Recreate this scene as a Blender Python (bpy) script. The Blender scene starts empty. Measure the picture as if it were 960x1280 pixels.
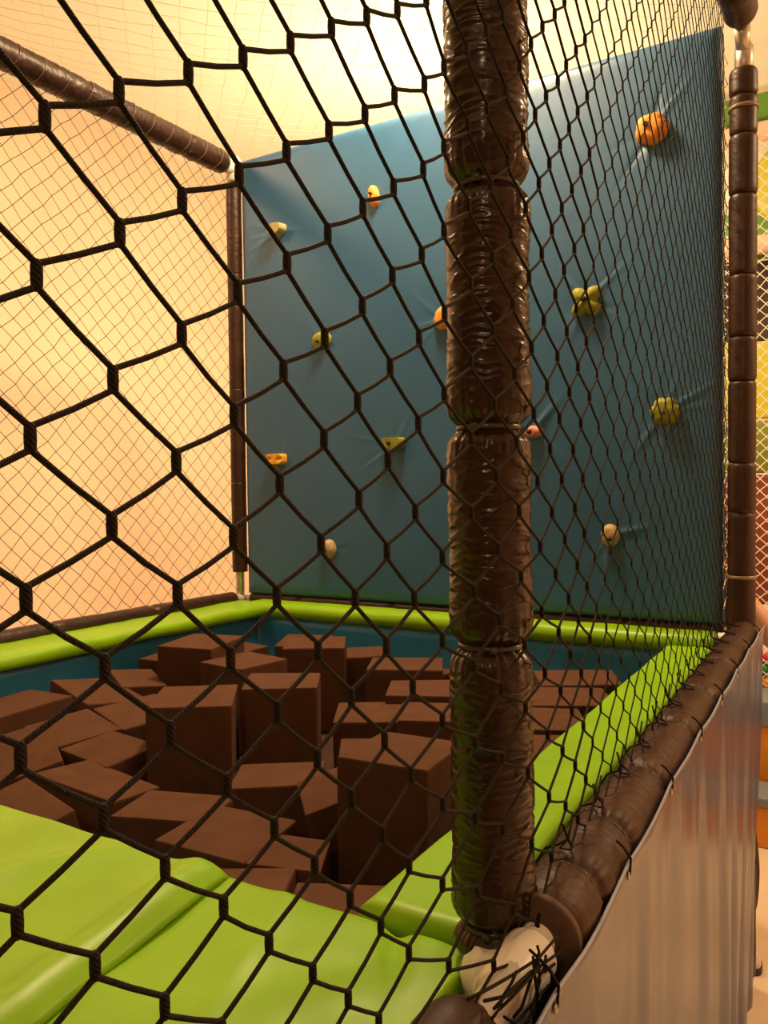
import bpy, bmesh, math, random
from mathutils import Vector, Matrix, noise
random.seed(7)
PI = math.pi
ZR = 1.25                       # height of the lower side rail above the floor; shapes below are laid out from it
S = bpy.context.scene
COL = S.collection

# ------------------------------------------------------------------ materials
def newmat(name):
    m = bpy.data.materials.new(name); m.use_nodes = True
    nt = m.node_tree; b = nt.nodes['Principled BSDF']
    return m, nt, b
def setp(b, **k):
    for n, v in k.items():
        b.inputs[n.replace('_', ' ')].default_value = v
def rgb(*c): return (c[0], c[1], c[2], 1)
def noise_node(nt, scale, detail=4, coord='Object', stretch=None, rough=.55):
    tc = nt.nodes.new('ShaderNodeTexCoord'); mp = nt.nodes.new('ShaderNodeMapping')
    n = nt.nodes.new('ShaderNodeTexNoise'); n.inputs['Scale'].default_value = scale
    n.inputs['Detail'].default_value = detail; n.inputs['Roughness'].default_value = rough
    nt.links.new(tc.outputs[coord], mp.inputs['Vector'])
    if stretch: mp.inputs['Scale'].default_value = stretch
    nt.links.new(mp.outputs['Vector'], n.inputs['Vector'])
    return n
def ramp(nt, fac, c0, c1, p0=.35, p1=.65):
    r = nt.nodes.new('ShaderNodeValToRGB')
    r.color_ramp.elements[0].color = rgb(*c0); r.color_ramp.elements[1].color = rgb(*c1)
    r.color_ramp.elements[0].position = p0; r.color_ramp.elements[1].position = p1
    nt.links.new(fac, r.inputs['Fac']); return r
def bump(nt, b, height, strength, dist=.002):
    u = nt.nodes.new('ShaderNodeBump'); u.inputs['Strength'].default_value = strength
    u.inputs['Distance'].default_value = dist
    nt.links.new(height, u.inputs['Height']); nt.links.new(u.outputs['Normal'], b.inputs['Normal'])
def simple(name, c, rough=.5, vary=.0, scale=6, bs=0, bscale=60, bdist=.002, spec=.5, coat=0, stretch=None, sheen=0, metal=0):
    m, nt, b = newmat(name)
    setp(b, Base_Color=rgb(*c), Roughness=rough, Specular_IOR_Level=spec, Coat_Weight=coat, Metallic=metal)
    if coat: setp(b, Coat_Roughness=.12)
    if vary:
        n = noise_node(nt, scale, stretch=stretch)
        r = ramp(nt, n.outputs['Fac'], [x*(1-vary) for x in c], [min(1, x*(1+vary)) for x in c])
        nt.links.new(r.outputs['Color'], b.inputs['Base Color'])
    if bs:
        n2 = noise_node(nt, bscale, 5, stretch=stretch); bump(nt, b, n2.outputs['Fac'], bs, bdist)
    return m

M = {}
M['sleeve'] = simple('brown_vinyl_sleeve', (.030, .0120, .0068), .23, .25, 9, .3, 90, .0012, .45)
M['dull'] = simple('dull_brown_vinyl_sleeve', (.046, .0175, .0090), .48, .25, 9, .3, 90, .0012, .28)
M['tape'] = simple('brown_taped_foam', (.036, .0135, .007), .42, .25, 12, .25, 60, .0015, .4)
M['foamcut'] = simple('brown_foam_end', (.085, .045, .028), .85, .2, 40)
M['steel'] = simple('galvanised_steel', (.55, .5, .45), .35, .15, 20, metal=.8)
M['white_metal'] = simple('white_painted_fitting', (.88, .84, .80), .35, .06, 15, .1, 50)
M['tie'] = simple('clear_plastic_tie', (.06, .042, .032), .25)
M['tie_pale'] = simple('pale_plastic_tie', (.25, .17, .11), .3)
M['green'] = simple('lime_vinyl', (.235, .49, .0045), .38, .08, 5, .12, 22, .004, .32)
M['blue'] = None
M['pitblue'] = simple('blue_vinyl_lining', (.035, .23, .46), .35, .1, 5, .12, 20, .004)
M['brown_foam'] = simple('brown_open_cell_foam', (.098, .0455, .027), .95, .10, 14, .35, 320, .0015, .12)
M['pit_shade'] = simple('shaded_foam_base', (.045, .020, .013), .95, .2, 12)  # foam colour darkened for the shade in gaps between blocks
M['finecord'] = simple('thin_black_cord', (.022, .015, .010), .8)
M['roofcord'] = simple('thin_pale_cord', (.75, .72, .60), .7)
M['whitecord'] = simple('white_cord', (.8, .72, .6), .7)
M['floor'] = simple('warm_beige_vinyl_floor', (.74, .60, .44), .35, .05, 3)
M['peachwall'] = simple('peach_painted_wall', (.88, .65, .48), .85, .04, 1.3)
M['dimwall'] = simple('darkened_front_wall', (.22, .16, .12), .85, .04, 1.3)  # unseen front wall, colour darkened to cut bounce light into the pit
M['wall'] = simple('cream_painted_wall', (.88, .80, .70), .85, .04, 1.3)
M['ceiling'] = simple('white_painted_ceiling', (.92, .91, .80), .9, .03, 1.0)
M['skin'] = simple('skin', (.62, .36, .24), .55, .08, 12)
M['trousers'] = simple('dark_brown_trousers', (.035, .017, .010), .9, .3, 20, .2, 120)
M['shirt'] = simple('dark_shirt', (.05, .045, .06), .9, .2, 20)
M['hair'] = simple('dark_hair', (.02, .012, .008), .6, .3, 60, stretch=(1, 1, .2))
M['shoe'] = simple('pale_shoe', (.55, .48, .42), .6, .1, 20)
M['shoe_dark'] = simple('dark_shoe_upper', (.03, .02, .018), .6, .1, 20)
M['orange'] = simple('orange_vinyl', (.70, .25, .015), .4, .06, 5)
M['grey_vinyl'] = simple('blue_grey_vinyl', (.18, .22, .26), .4, .06, 5)
M['yellowgreen'] = simple('yellow_green_vinyl', (.55, .50, .02), .4, .15, 3)
M['greenpanel'] = simple('mid_green_vinyl', (.12, .28, .03), .45, .1, 4)
M['olivepanel'] = simple('olive_vinyl', (.20, .22, .02), .45, .15, 4)
M['redpanel'] = simple('red_brown_vinyl', (.19, .035, .012), .5, .2, 4)
M['darkpanel'] = simple('dark_opening_panel', (.05, .03, .02), .9, .4, 9)  # panel coloured dark for the shade inside an opening
M['peach_tube'] = simple('peach_foam_tube', (.82, .58, .42), .6, .05, 6)
for n, c in dict(hold_orange=(.85, .32, .045), hold_lime=(.24, .25, .014), hold_olive=(.33, .29, .045), hold_khaki=(.42, .36, .15),
                 hold_pink=(.62, .27, .20), hold_beige=(.45, .34, .17), hold_yellow=(.80, .40, .03)).items():
    M[n] = simple(n, c, .55, .14, 45, .35, 260, .001, .4)
M['hole'] = simple('bolt_hole_shade', (.02, .012, .008), .6)  # dark disc colour stands in for shade inside the bolt holes
for n, c in dict(ball_red=(.62, .03, .03), ball_green=(.02, .26, .03), ball_yellow=(.9, .55, .04), ball_orange=(.85, .25, .02), ball_pink=(.8, .3, .3)).items():
    M[n] = simple(n, c, .25, 0)

def mk_blue():
    m, nt, b = newmat('blue_padded_vinyl')
    setp(b, Base_Color=rgb(.012, .085, .19), Roughness=.46, Specular_IOR_Level=.9)
    n = noise_node(nt, 3.2, 5); r = ramp(nt, n.outputs['Fac'], (.0128, .098, .224), (.0155, .111, .249), .3, .7)
    nt.links.new(r.outputs['Color'], b.inputs['Base Color'])
    n2 = noise_node(nt, 6, 6); bump(nt, b, n2.outputs['Fac'], .18, .01)
    return m
M['blue'] = mk_blue()

def mk_skirt():
    m, nt, b = newmat('glossy_blue_tarpaulin')
    setp(b, Base_Color=rgb(.030, .05, .14), Roughness=.28, Specular_IOR_Level=.7, Coat_Weight=.25, Coat_Roughness=.25)
    n = noise_node(nt, 7, 4, stretch=(1, 2.2, .18)); bump(nt, b, n.outputs['Fac'], .25, .012)
    return m
M['skirt'] = mk_skirt()

def mk_cord():
    m, nt, b = newmat('braided_black_cord')
    tc = nt.nodes.new('ShaderNodeTexCoord'); w = nt.nodes.new('ShaderNodeTexWave')
    w.wave_type = 'BANDS'; w.bands_direction = 'DIAGONAL'; w.inputs['Scale'].default_value = 1.7
    w.inputs['Distortion'].default_value = 1.2; w.inputs['Detail'].default_value = 2
    nt.links.new(tc.outputs['UV'], w.inputs['Vector'])
    n = noise_node(nt, 330, 2)
    mx = nt.nodes.new('ShaderNodeMath'); mx.operation = 'MULTIPLY'
    nt.links.new(w.outputs['Fac'], mx.inputs[0]); nt.links.new(n.outputs['Fac'], mx.inputs[1])
    r = ramp(nt, mx.outputs[0], (.007, .0045, .0036), (.036, .022, .016), .25, .75)
    nt.links.new(r.outputs['Color'], b.inputs['Base Color'])
    setp(b, Roughness=.7, Specular_IOR_Level=.18)
    bump(nt, b, w.outputs['Fac'], .6, .0012)
    return m
M['cord'] = mk_cord()

# ------------------------------------------------------------------ object helpers
def link(name, me, mat, base=(0, 0, 0), parent=None, smooth=True):
    """vertices come in layout coordinates; the object's origin is put at `base`"""
    for v in me.vertices: v.co -= Vector(base)
    o = bpy.data.objects.new(name, me); COL.objects.link(o)
    if isinstance(mat, str): mat = M[mat]
    me.materials.append(mat)
    if smooth:
        me.polygons.foreach_set('use_smooth', [True]*len(me.polygons)); me.update()
    if parent is not None: o.parent = parent; o.location = Vector(base) - Vector(parent['at'])
    else: o.location = Vector(base) + Vector((0, 0, ZR))
    o['at'] = list(base)
    return o
def tag(o, label, cat, group=None, kind=None):
    o['label'] = label; o['category'] = cat
    if group: o['group'] = group
    if kind: o['kind'] = kind
    return o
def empty(name, base, label, cat, group=None):
    o = bpy.data.objects.new(name, None); COL.objects.link(o); o.empty_display_size = .05
    o.location = Vector(base) + Vector((0, 0, ZR)); o['at'] = list(base)
    return tag(o, label, cat, group)
def finish():
    for o in bpy.data.objects:
        if 'at' in o: del o['at']

class MB:
    def __init__(s): s.v = []; s.f = []; s.uv = []; s.has_uv = False
    def add(s, vs, fs, uvs=None):
        k = len(s.v); s.v += [tuple(x) for x in vs]; s.f += [tuple(i+k for i in f) for f in fs]
        if uvs: s.uv += uvs; s.has_uv = True
    def tube(s, pts, r, n=6, caps=True, uv=False, rs=None):
        pts = [Vector(p) for p in pts]; m = len(pts)
        t0 = (pts[1]-pts[0]).normalized()
        up = Vector((0, 0, 1)) if abs(t0.z) < .9 else Vector((0, 1, 0))
        a = t0.cross(up).normalized(); vs = []; L = 0; Ls = []
        for i, p in enumerate(pts):
            t = (pts[min(i+1, m-1)]-pts[max(i-1, 0)])
            if t.length < 1e-9: t = t0
            t.normalize(); a = (a - t*a.dot(t)); a = a.normalized() if a.length > 1e-6 else t.orthogonal().normalized()
            b = t.cross(a); rr = rs[i] if rs else r
            if i: L += (p-pts[i-1]).length
            Ls.append(L)
            for k in range(n):
                th = 2*PI*k/n; vs.append(p + (a*math.cos(th)+b*math.sin(th))*rr)
        fs = []; uvs = []
        for i in range(m-1):
            for k in range(n):
                k2 = (k+1) % n
                fs.append((i*n+k, i*n+k2, (i+1)*n+k2, (i+1)*n+k))
                if uv:
                    u0, u1 = k/n*2, (k+1)/n*2; v0, v1 = Ls[i]/(2.4*r), Ls[i+1]/(2.4*r)
                    uvs += [(u0, v0), (u1, v0), (u1, v1), (u0, v1)]
        if caps:
            fs.append(tuple(range(n-1, -1, -1))); fs.append(tuple((m-1)*n+k for k in range(n)))
            if uv: uvs += [(0, 0)]*(2*n)
        s.add(vs, fs, uvs if uv else None)
    def lathe(s, prof, n=32, c=(0, 0, 0), ax='z', close=True):
        """prof: list of (radius, height along axis)"""
        vs = []
        for (r, h) in prof:
            for k in range(n):
                th = 2*PI*k/n; x, y = r*math.cos(th), r*math.sin(th)
                if ax == 'z': p = (x, y, h)
                elif ax == 'y': p = (x, h, -y)
                else: p = (h, x, y)
                vs.append((p[0]+c[0], p[1]+c[1], p[2]+c[2]))
        m = len(prof); fs = []
        for i in range(m-1):
            for k in range(n):
                k2 = (k+1) % n; fs.append((i*n+k, i*n+k2, (i+1)*n+k2, (i+1)*n+k))
        if close:
            fs.append(tuple(range(n-1, -1, -1))); fs.append(tuple((m-1)*n+k for k in range(n)))
        s.add(vs, fs)
    def grid(s, fn, nu, nv):
        vs = [fn(i/nu, j/nv) for j in range(nv+1) for i in range(nu+1)]; w = nu+1
        fs = [(j*w+i, j*w+i+1, (j+1)*w+i+1, (j+1)*w+i) for j in range(nv) for i in range(nu)]
        s.add(vs, fs)
    def box(s, x0, x1, y0, y1, z0, z1):
        vs = [(x, y, z) for z in (z0, z1) for y in (y0, y1) for x in (x0, x1)]
        s.add(vs, [(0, 2, 3, 1), (4, 5, 7, 6), (0, 1, 5, 4), (2, 6, 7, 3), (0, 4, 6, 2), (1, 3, 7, 5)])
    def mesh(s, name='m'):
        me = bpy.data.meshes.new(name); me.from_pydata(s.v, [], s.f)
        if s.has_uv:
            u = me.uv_layers.new(name='UVMap'); flat = [c for q in s.uv for c in q]
            if len(flat) == len(u.data)*2: u.data.foreach_set('uv', flat)
        me.validate(); me.update(); return me

def bevel_mesh(me, w, seg=2, sub=0):
    bm = bmesh.new(); bm.from_mesh(me)
    bmesh.ops.recalc_face_normals(bm, faces=bm.faces)
    bmesh.ops.bevel(bm, geom=list(bm.edges)+list(bm.verts), offset=w, segments=seg, affect='EDGES', profile=.6)
    bm.to_mesh(me); bm.free(); return me
def rbox(x0, x1, y0, y1, z0, z1, w=.01, seg=3):
    mb = MB(); mb.box(x0, x1, y0, y1, z0, z1); return bevel_mesh(mb.mesh(), w, seg)
def shade_flat_big(o, ang=40):
    pass
def nz(x, y, z): return noise.noise(Vector((x, y, z)))

# ------------------------------------------------------------------ the room
def structure(name, me, mat, base=(0, 0, 0)):
    o = link(name, me, mat, base, smooth=False); o['kind'] = 'structure'; return o
FZ, CZ = -ZR, 2.9
XL, XR, YF, YB = -3.93, 3.4, -3.2, 7.5
def slab(x0, x1, y0, y1, z0, z1):
    mb = MB(); mb.box(x0, x1, y0, y1, z0, z1); return mb.mesh()
structure('floor', slab(XL, XR, YF, YB, FZ-.1, FZ), 'floor')
structure('ceiling', slab(XL-.1, XR+.1, YF-.1, YB+.1, CZ, CZ+.1), 'ceiling')
structure('wall_left', slab(XL-.1, XL, YF, YB, FZ, CZ), 'peachwall')
structure('wall_back', slab(XL, XR, YB, YB+.1, FZ, CZ), 'wall')
structure('wall_right', slab(XR, XR+.1, YF, YB, FZ, CZ), 'peachwall')
structure('wall_front', slab(XL, XR, YF-.1, YF, FZ, CZ), 'dimwall')

# dimensions of the cage
W, L, H = 2.257, 2.175, 2.058

# ------------------------------------------------------------------ padded tubes
def sleeve_mesh(z0, z1, R, ties, nt=80, step=.0028, wr=.0016, seed=0, pinch=.26, pucker=.0022, roundend=True, re=.22):
    """vinyl sleeve round a foam tube along z: drawn in at each tie, horizontal wrinkles between, upright puckers beside the ties"""
    m = max(8, int((z1-z0)/step)); vs = []; fs = []
    for i in range(m+1):
        z = z0+(z1-z0)*i/m
        d = min([abs(z-t) for t in ties]+[9])
        e = max(0, min(z-z0, z1-z))
        base = R*(1-pinch*math.exp(-(d/.0105)**2)) * (1+.035*math.exp(-((d-.04)/.025)**2))
        if roundend: base *= (1-re*math.exp(-(e/(.012 if re > .15 else .006))**1.4))
        pk = math.exp(-(max(d-.006, 0)/.03)**1.3)
        pe = math.exp(-(e/.03)**1.3)*.6 if roundend else 0
        pk = max(pk, pe)
        for k in range(nt):
            th = 2*PI*k/nt; cx, cy = math.cos(th), math.sin(th)
            w = nz(cx*.8+seed, cy*.8, z*115+1.0*nz(cx*2, cy*2, z*12))+.45*nz(cx*2.4+seed, cy*2.4, z*95+7)
            ridged = max(0, 1-abs(w)*2.6)**1.5
            big = nz(cx*1.1+seed+9, cy*1.1, z*9)
            pu = nz(cx*7+seed, cy*7, z*11+3)+.6*nz(cx*13+seed, cy*13, z*9)
            r = base + wr*ridged*(1-.85*pk) + pucker*pu*pk + .0016*big
            vs.append((r*cx, r*cy, z))
    for i in range(m):
        for k in range(nt):
            k2 = (k+1) % nt; fs.append((i*nt+k, i*nt+k2, (i+1)*nt+k2, (i+1)*nt+k))
    fs.append(tuple(range(nt-1, -1, -1))); fs.append(tuple(m*nt+k for k in range(nt)))
    me = bpy.data.meshes.new('sleeve'); me.from_pydata(vs, [], fs); me.validate(); me.update(); return me
def orient(me, p0, p1):
    """turn a mesh built along +z so that it runs from p0 to p1"""
    d = (Vector(p1)-Vector(p0)); q = d.to_track_quat('Z', 'Y').to_matrix().to_4x4()
    me.transform(Matrix.Translation(Vector(p0)) @ q); return me
def tie_mesh(R, z, w=.005, head=True, ha=-1.2):
    mb = MB(); mb.lathe([(R-.003, z-w/2), (R+.0012, z-w/2), (R+.0012, z+w/2), (R-.003, z+w/2)], 40, close=False)
    if head:
        c, s = math.cos(ha), math.sin(ha); x, y = c*(R+.002), s*(R+.002)
        mb.box(x-.004, x+.004, y-.004, y+.004, z-.004, z+.004)
    return mb.mesh()

# near corner post
NB = (0, 0, -ZR)
post = empty('padded_post', NB, 'thick brown vinyl-sleeved corner post in the foreground, in the middle of the photo', 'post')
ties = [-.001, .322, .571, .843, 1.13, 1.42, 1.70, 1.97]
me = sleeve_mesh(-.043, 2.04, .0465, ties, nt=128, step=.0016, seed=3, wr=.0019, pucker=.0030)
link('foam_sleeve', me, 'sleeve', NB, post)
mb = MB(); mb.lathe([(.021, -ZR), (.021, 2.2)], 24); link('steel_pole', mb.mesh(), 'steel', NB, post)
for i, t in enumerate(ties):
    link('cable_tie', tie_mesh(.0365, t, .006, True, -1.35+.3*math.sin(i*2)), 'tie', NB, post)
# white corner fitting at its foot
mb = MB()
mb.lathe([(.02, -.150), (.038, -.142), (.043, -.12), (.043, -.085), (.036, -.060), (.0265, -.050)], 36)
mb.tube([(0, -.005, -.10), (.03, -.05, -.10), (.045, -.10, -.098)], .03, 20)
mb.tube([(0, 0, -.085), (.040, .03, -.055), (.05, .075, -.035)], .028, 20)
mb.tube([(0, 0, -.10), (-.06, .0, -.10)], .029, 20)
mb.tube([(.054, -.120, -.018), (.055, -.112, -.018), (.056, -.03, -.012), (.056, -.024, -.012)], .031, 24, rs=[.027, .031, .031, .027])
mb.lathe([(.004, -.088), (.030, -.078), (.043, -.058), (.045, -.045), (.040, -.028), (.028, -.012)], 32, (.018, -.026, 0))
me = mb.mesh(); link('corner_fitting', me, 'white_metal', NB, post)['label'] = 'white metal three-way fitting at the foot of the post'
mb = MB(); mb.lathe([(.0275, -.056), (.029, -.056), (.029, -.036), (.0275, -.036)], 32, close=True)
link('collar', mb.mesh(), 'steel', NB, post)

# far corner post, taped foam in short lengths
FB = (-.012, L, -ZR)
fpost = empty('padded_post', FB, 'slim brown post of stacked taped foam lengths, at the far right edge', 'post')
fz = [1.89, 1.835, 1.508, 1.231, 1.014, .864, .586, .419, .188, -.02]
def lean(z): return -.012+.012*max(0, z)/2
fz = [2.0-.09, 1.82, 1.69, 1.49, 1.22, 1.01, .86, .58, .41, .19, -.02, -.4, -.8, -1.2]
for a, b in zip(fz[:-1], fz[1:]):
    me = sleeve_mesh(b+.001, a-.001, .0455+.001*random.uniform(-1, 1), [], nt=40, step=.004, wr=.0006, pucker=.0006, seed=a*7, re=.12)
    me.transform(Matrix.Translation((lean((a+b)/2), L, 0)))
    link('foam_sleeve', me, 'tape', FB, fpost)
mb = MB(); mb.tube([(-.012, L, -ZR), (-.012, L, 0), (0, L, 2.06)], .0205, 20); link('steel_pole', mb.mesh(), 'steel', FB, fpost)
for z in (1.78, .19):
    me = tie_mesh(.047, z, .012, False); me.transform(Matrix.Translation((lean(z), L, 0))); link('cable_tie', me, 'tie_pale', FB, fpost)
mb = MB(); mb.lathe([(.024, 1.90), (.030, 1.905), (.030, 1.985), (.024, 1.995)], 24, (0, L, 0))
mb.tube([(0, L, 1.97), (0, L-.07, 2.03)], .024, 16)
link('corner_fitting', mb.mesh(), 'steel', FB, fpost)
mb = MB(); mb.lathe([(.03, -.06), (.036, -.055), (.036, .0), (.03, .005)], 24, (-.012, L, 0)); mb.tube([(-.012, L, -.03), (-.10, L-.015, -.035)], .027, 16)
link('corner_fitting', mb.mesh(), 'white_metal', FB, fpost)

# left back post
LB = (-W-.004, L, -ZR)
lpost = empty('padded_post', LB, 'thin brown post along the left edge of the blue wall', 'post')
for a, b in [(1.97, 1.55), (1.55, 1.0), (1.0, .55), (.55, .12)]:
    me = sleeve_mesh(b, a, .036, [], nt=40, step=.006, wr=.0012, pucker=.001, seed=a*5, roundend=False)
    me.transform(Matrix.Translation((-W-.004, L, 0))); link('foam_sleeve', me, 'tape', LB, lpost)
mb = MB(); mb.lathe([(.021, -ZR), (.021, 2.05)], 20, (-W-.004, L, 0)); link('steel_pole', mb.mesh(), 'steel', LB, lpost)
mb = MB(); mb.lathe([(.03, 1.99), (.036, 1.995), (.036, 2.10), (.028, 2.11)], 24, (-W-.004, L, 0)); mb.tube([(-W, L, 2.05), (-W, L-.06, 2.055)], .034, 16)
link('corner_fitting', mb.mesh(), 'white_metal', LB, lpost)

def rail(name_label, p0, p1, R, ties, mat='sleeve', cat='rail', wr=.0012, seed=0, pinch=.2, ends=True, group=None, pucker=.0022, nt=64, step=.004, pipe=-.07):
    d = (Vector(p1)-Vector(p0)); Ln = d.length
    base = tuple((Vector(p0)+Vector(p1))/2 - Vector((0, 0, R)))
    r = empty('padded_rail', base, name_label, cat, group)
    me = sleeve_mesh(0, Ln, R, ties, nt=nt, step=step, wr=wr, seed=seed, pinch=pinch, pucker=pucker)
    link('foam_sleeve', orient(me, p0, p1), mat, base, r)
    mb = MB(); mb.lathe([(.0205, pipe if ends else 0), (.0205, Ln+.05 if ends else Ln)], 20)
    link('steel_pipe', orient(mb.mesh(), p0, p1), 'white_metal', base, r)
    for t in ties:
        link('cable_tie', orient(tie_mesh(R*(1-pinch*.95), t, .005, True, random.uniform(0, 6)), p0, p1), 'tie', base, r)
    return r
# lower side rail to the far post, and the stub that comes on towards the viewer
r1 = rail('dark brown padded rail along the right side of the pit, above the blue tarpaulin', (.056, .004, -.006), (.004, 2.12, 0), .0475,
     [.10, .26, .50, .80, 1.10, 1.45, 1.80], seed=11, mat='dull', pinch=.13, pucker=.003, nt=90, step=.003, pipe=-.19)
mb = MB(); mb.lathe([(.022, -.012), (.0475, -.010), (.0475, .003), (.022, .003)], 40)
link('end_ring', orient(mb.mesh(), (.056, .004, -.006), (.004, 2.12, 0)), 'foamcut', r1['at'], r1)['label'] = 'paler cut foam ring at the near end of the rail'
rail('rounded brown padded rail end poking up at the bottom edge, below the foreground post', (.047, -1.9, -.020), (.047, -.168, -.020), .044, [.4, .9, 1.4], seed=21, wr=.0006, ends=False, mat='dull')
# lower rails at the left and the back
rail('brown padded rail under the fine net along the left lime pad', (-W, -.7, -.008), (-W, L-.05, -.008), .036, [.3, .8, 1.3, 1.8, 2.3], mat='tape', seed=31, wr=.0016, nt=40, step=.007)
rail('brown padded rail under the blue climbing wall', (-W+.05, L+.03, -.012), (-.07, L+.03, -.016), .040, [.3, .8, 1.3, 1.8], mat='tape', seed=33, wr=.0016, nt=40, step=.007)
# upper rails
rail('brown padded rail sloping down to the back corner at the upper left', (-W, -1.0, H), (-W, L-.07, H), .052, [.5, 1.1, 1.7, 2.3, 2.85], mat='tape', seed=41, wr=.003, pinch=.08, nt=56, step=.006)
rail('brown padded rail end in the top right corner above the far post', (.0, -.3, H+.02), (.002, L-.075, H), .0535, [.6, 1.2, 1.8, 2.2], mat='tape', seed=43, pinch=.1)

# ------------------------------------------------------------------ climbing wall and its holds
WX0, WX1, WZ0, WZ1, WY = -2.205, -.072, .020, 2.078, 2.155
creases = [(-.299, 1.774, .9), (-.54, 1.197, 1.0), (-.257, .773, .9), (-.754, .723, .8), (-.456, .327, 1.0), (-1.979, 1.706, .25), (-1.741, 1.178, .3), (-1.371, .701, .35), (-1.14, 1.2, .4), (-1.718, .245, .3), (-2.0, .656, .2), (-1.458, 1.762, .2)]
rays = {}
for i, c in enumerate(creases):
    rr = random.Random(i*13+1); rays[i] = [(rr.uniform(0, 2*PI), rr.uniform(.06, .15), rr.uniform(-1, 1.2)) for _ in range(9)]
def wall_front(u, v):
    x = WX0+(WX1-WX0)*u; z = WZ0+(WZ1-WZ0)*v
    ex = min(x-WX0, WX1-x); ez = min(z-WZ0, WZ1-z); e = min(ex, ez)
    y = WY + .018*math.exp(-(e/.013)) + .003*nz(x*2.1, 3, z*2.1)
    for i, (hx, hz, s) in enumerate(creases):
        dx, dz = x-hx, z-hz; d = math.hypot(dx, dz)
        if d < .34:
            y += s*.005*math.exp(-(d/.06)**2)
            th = math.atan2(dz, dx)
            for (a, ln, am) in rays[i]:
                da = (th-a+PI) % (2*PI)-PI
                off = d*math.sin(da)
                if abs(da) < 1.2:
                    wv = math.exp(-(off/.0085)**2)*math.exp(-((d-.05)/ln)**2)
                    y -= s*am*.0058*wv
    return (x, y, z)
mb = MB(); NX, NZ_ = 260, 250
mb.grid(wall_front, NX, NZ_)
w_ = NX+1
loop = list(range(w_))+[j*w_+NX for j in range(1, NZ_+1)]+[NZ_*w_+i for i in range(NX-1, -1, -1)]+[j*w_ for j in range(NZ_-1, 0, -1)]
k0 = len(mb.v); n = len(loop)
mb.v += [(mb.v[i][0], WY+.085, mb.v[i][2]) for i in loop]
mb.f += [(loop[i], k0+i, k0+(i+1) % n, loop[(i+1) % n]) for i in range(n)]
mb.f.append(tuple(k0+i for i in range(n)))
WB = ((WX0+WX1)/2, WY+.05, WZ0)
cw = empty('climbing_wall', WB, 'tall blue padded climbing wall at the back of the pit', 'climbing wall')
link('padded_cover', mb.mesh(), 'blue', WB, cw)
mb = MB()
for x in (-2.0, -1.1, -.2): mb.box(x-.03, x+.03, WY+.0855, WY+.12, -ZR, 2.05)
link('back_batten', mb.mesh(), simple('pine_batten', (.4, .27, .15), .7), WB, cw, smooth=False)
mb = MB(); mb.box(WX1-.012, WX1-.008, WY+.012, WY+.0135, .50, .56)
link('care_tag', mb.mesh(), 'white_metal', WB, cw, smooth=False)

def hold(px, pz, label, mat, shape, hole=None, name='climbing_hold', rot=0):
    """shape(a, t) -> (sx, sz, sy): radius in the wall's plane for angle a, and how far it stands out"""
    vs = []; fs = []; NA, NR = 48, 14
    for j in range(NR+1):
        t = j/NR                           # 0 at the rim on the wall, 1 at the crown
        for k in range(NA):
            a = 2*PI*k/NA; r, h = shape(a, t)
            ca, sa = math.cos(a+rot), math.sin(a+rot)
            x, z = r*ca, r*sa
            y = -h + .0015*nz(x*60, z*60, px*9)
            vs.append((px+x, WY+.006+y, pz+z))
    for j in range(NR):
        for k in range(NA):
            k2 = (k+1) % NA; fs.append((j*NA+k, j*NA+k2, (j+1)*NA+k2, (j+1)*NA+k))
    fs.append(tuple(NR*NA+k for k in range(NA)))
    mb = MB(); mb.add(vs, fs); base = (px, WY+.004, pz)
    o = link(name, mb.mesh(), mat, base); tag(o, label, 'climbing hold', 'climbing holds on the blue wall')
    if hole:
        hx, hz, hr, hy = hole; mb = MB()
        mb.lathe([(hr*.2, 0), (hr, 0), (hr, .012), (hr*.9, .014), (hr*.72, .008), (hr*.2, .007)], 20, (px+hx, WY-hy-.0105, pz+hz), 'y')
        vsf = [(a, 2*(WY-hy)-b-.0*a, c) for a, b, c in mb.v]
        b = MB(); b.tube([(px+hx, WY-hy+.015, pz+hz), (px+hx, WY-hy-.003, pz+hz)], hr, 16)
        link('bolt_hole_disc', b.mesh(), 'hole', base, o)['label'] = 'dark disc for the shade in the bolt recess'
    return o
def dome(t, p=.5):  # radius factor, height factor
    return math.cos(t*PI/2*.98)**p, math.sin(t*PI/2)
def sh_ellipse(sx, sz, h, lobes=0, la=0, ph=0, p=.55):
    def f(a, t):
        rr = 1/math.sqrt((math.cos(a)/sx)**2+(math.sin(a)/sz)**2)
        rr *= 1+la*abs(math.cos(lobes*a/2+ph)) if lobes else 1
        c, s = dome(t, p)
        return rr*c, h*s*(1-.0*la*(0 if not lobes else 1-abs(math.cos(lobes*a/2+ph))))
    return f
def sh_box(sx, sz, h, taper=.7, groove=0, flat_top=False, tri=False):
    def f(a, t):
        ca, sa = math.cos(a), math.sin(a)
        n_ = 5
        rr = 1/((abs(ca)/sx)**n_+(abs(sa)/sz)**n_)**(1/n_)
        if tri and sa < 0: rr = 1/((abs(ca)/(sx*(1+sa*.55)))**3+(abs(sa)/sz)**3)**(1/3)
        k = 1-(1-taper)*t
        if t > .85: k *= 1-(t-.85)*4
        hh = h*min(1, t*1.35)*(1-.22*(math.exp(-(rr*k*sa/(groove))**2)) if groove and t > .5 else 1)
        return rr*k, hh
    return f
def sh_star(r0, r1, h):
    def f(a, t):
        q = abs(math.cos(2*(a-PI/4)))**1.6
        c, s = dome(t, .6)
        return (r0+(r1-r0)*q)*c, h*s*(.85+.15*q)
    return f
hold(-1.979, 1.706, 'small khaki wedge hold with flat top, highest at the left', 'hold_khaki', sh_box(.046, .030, .05, .8, tri=True))
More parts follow.
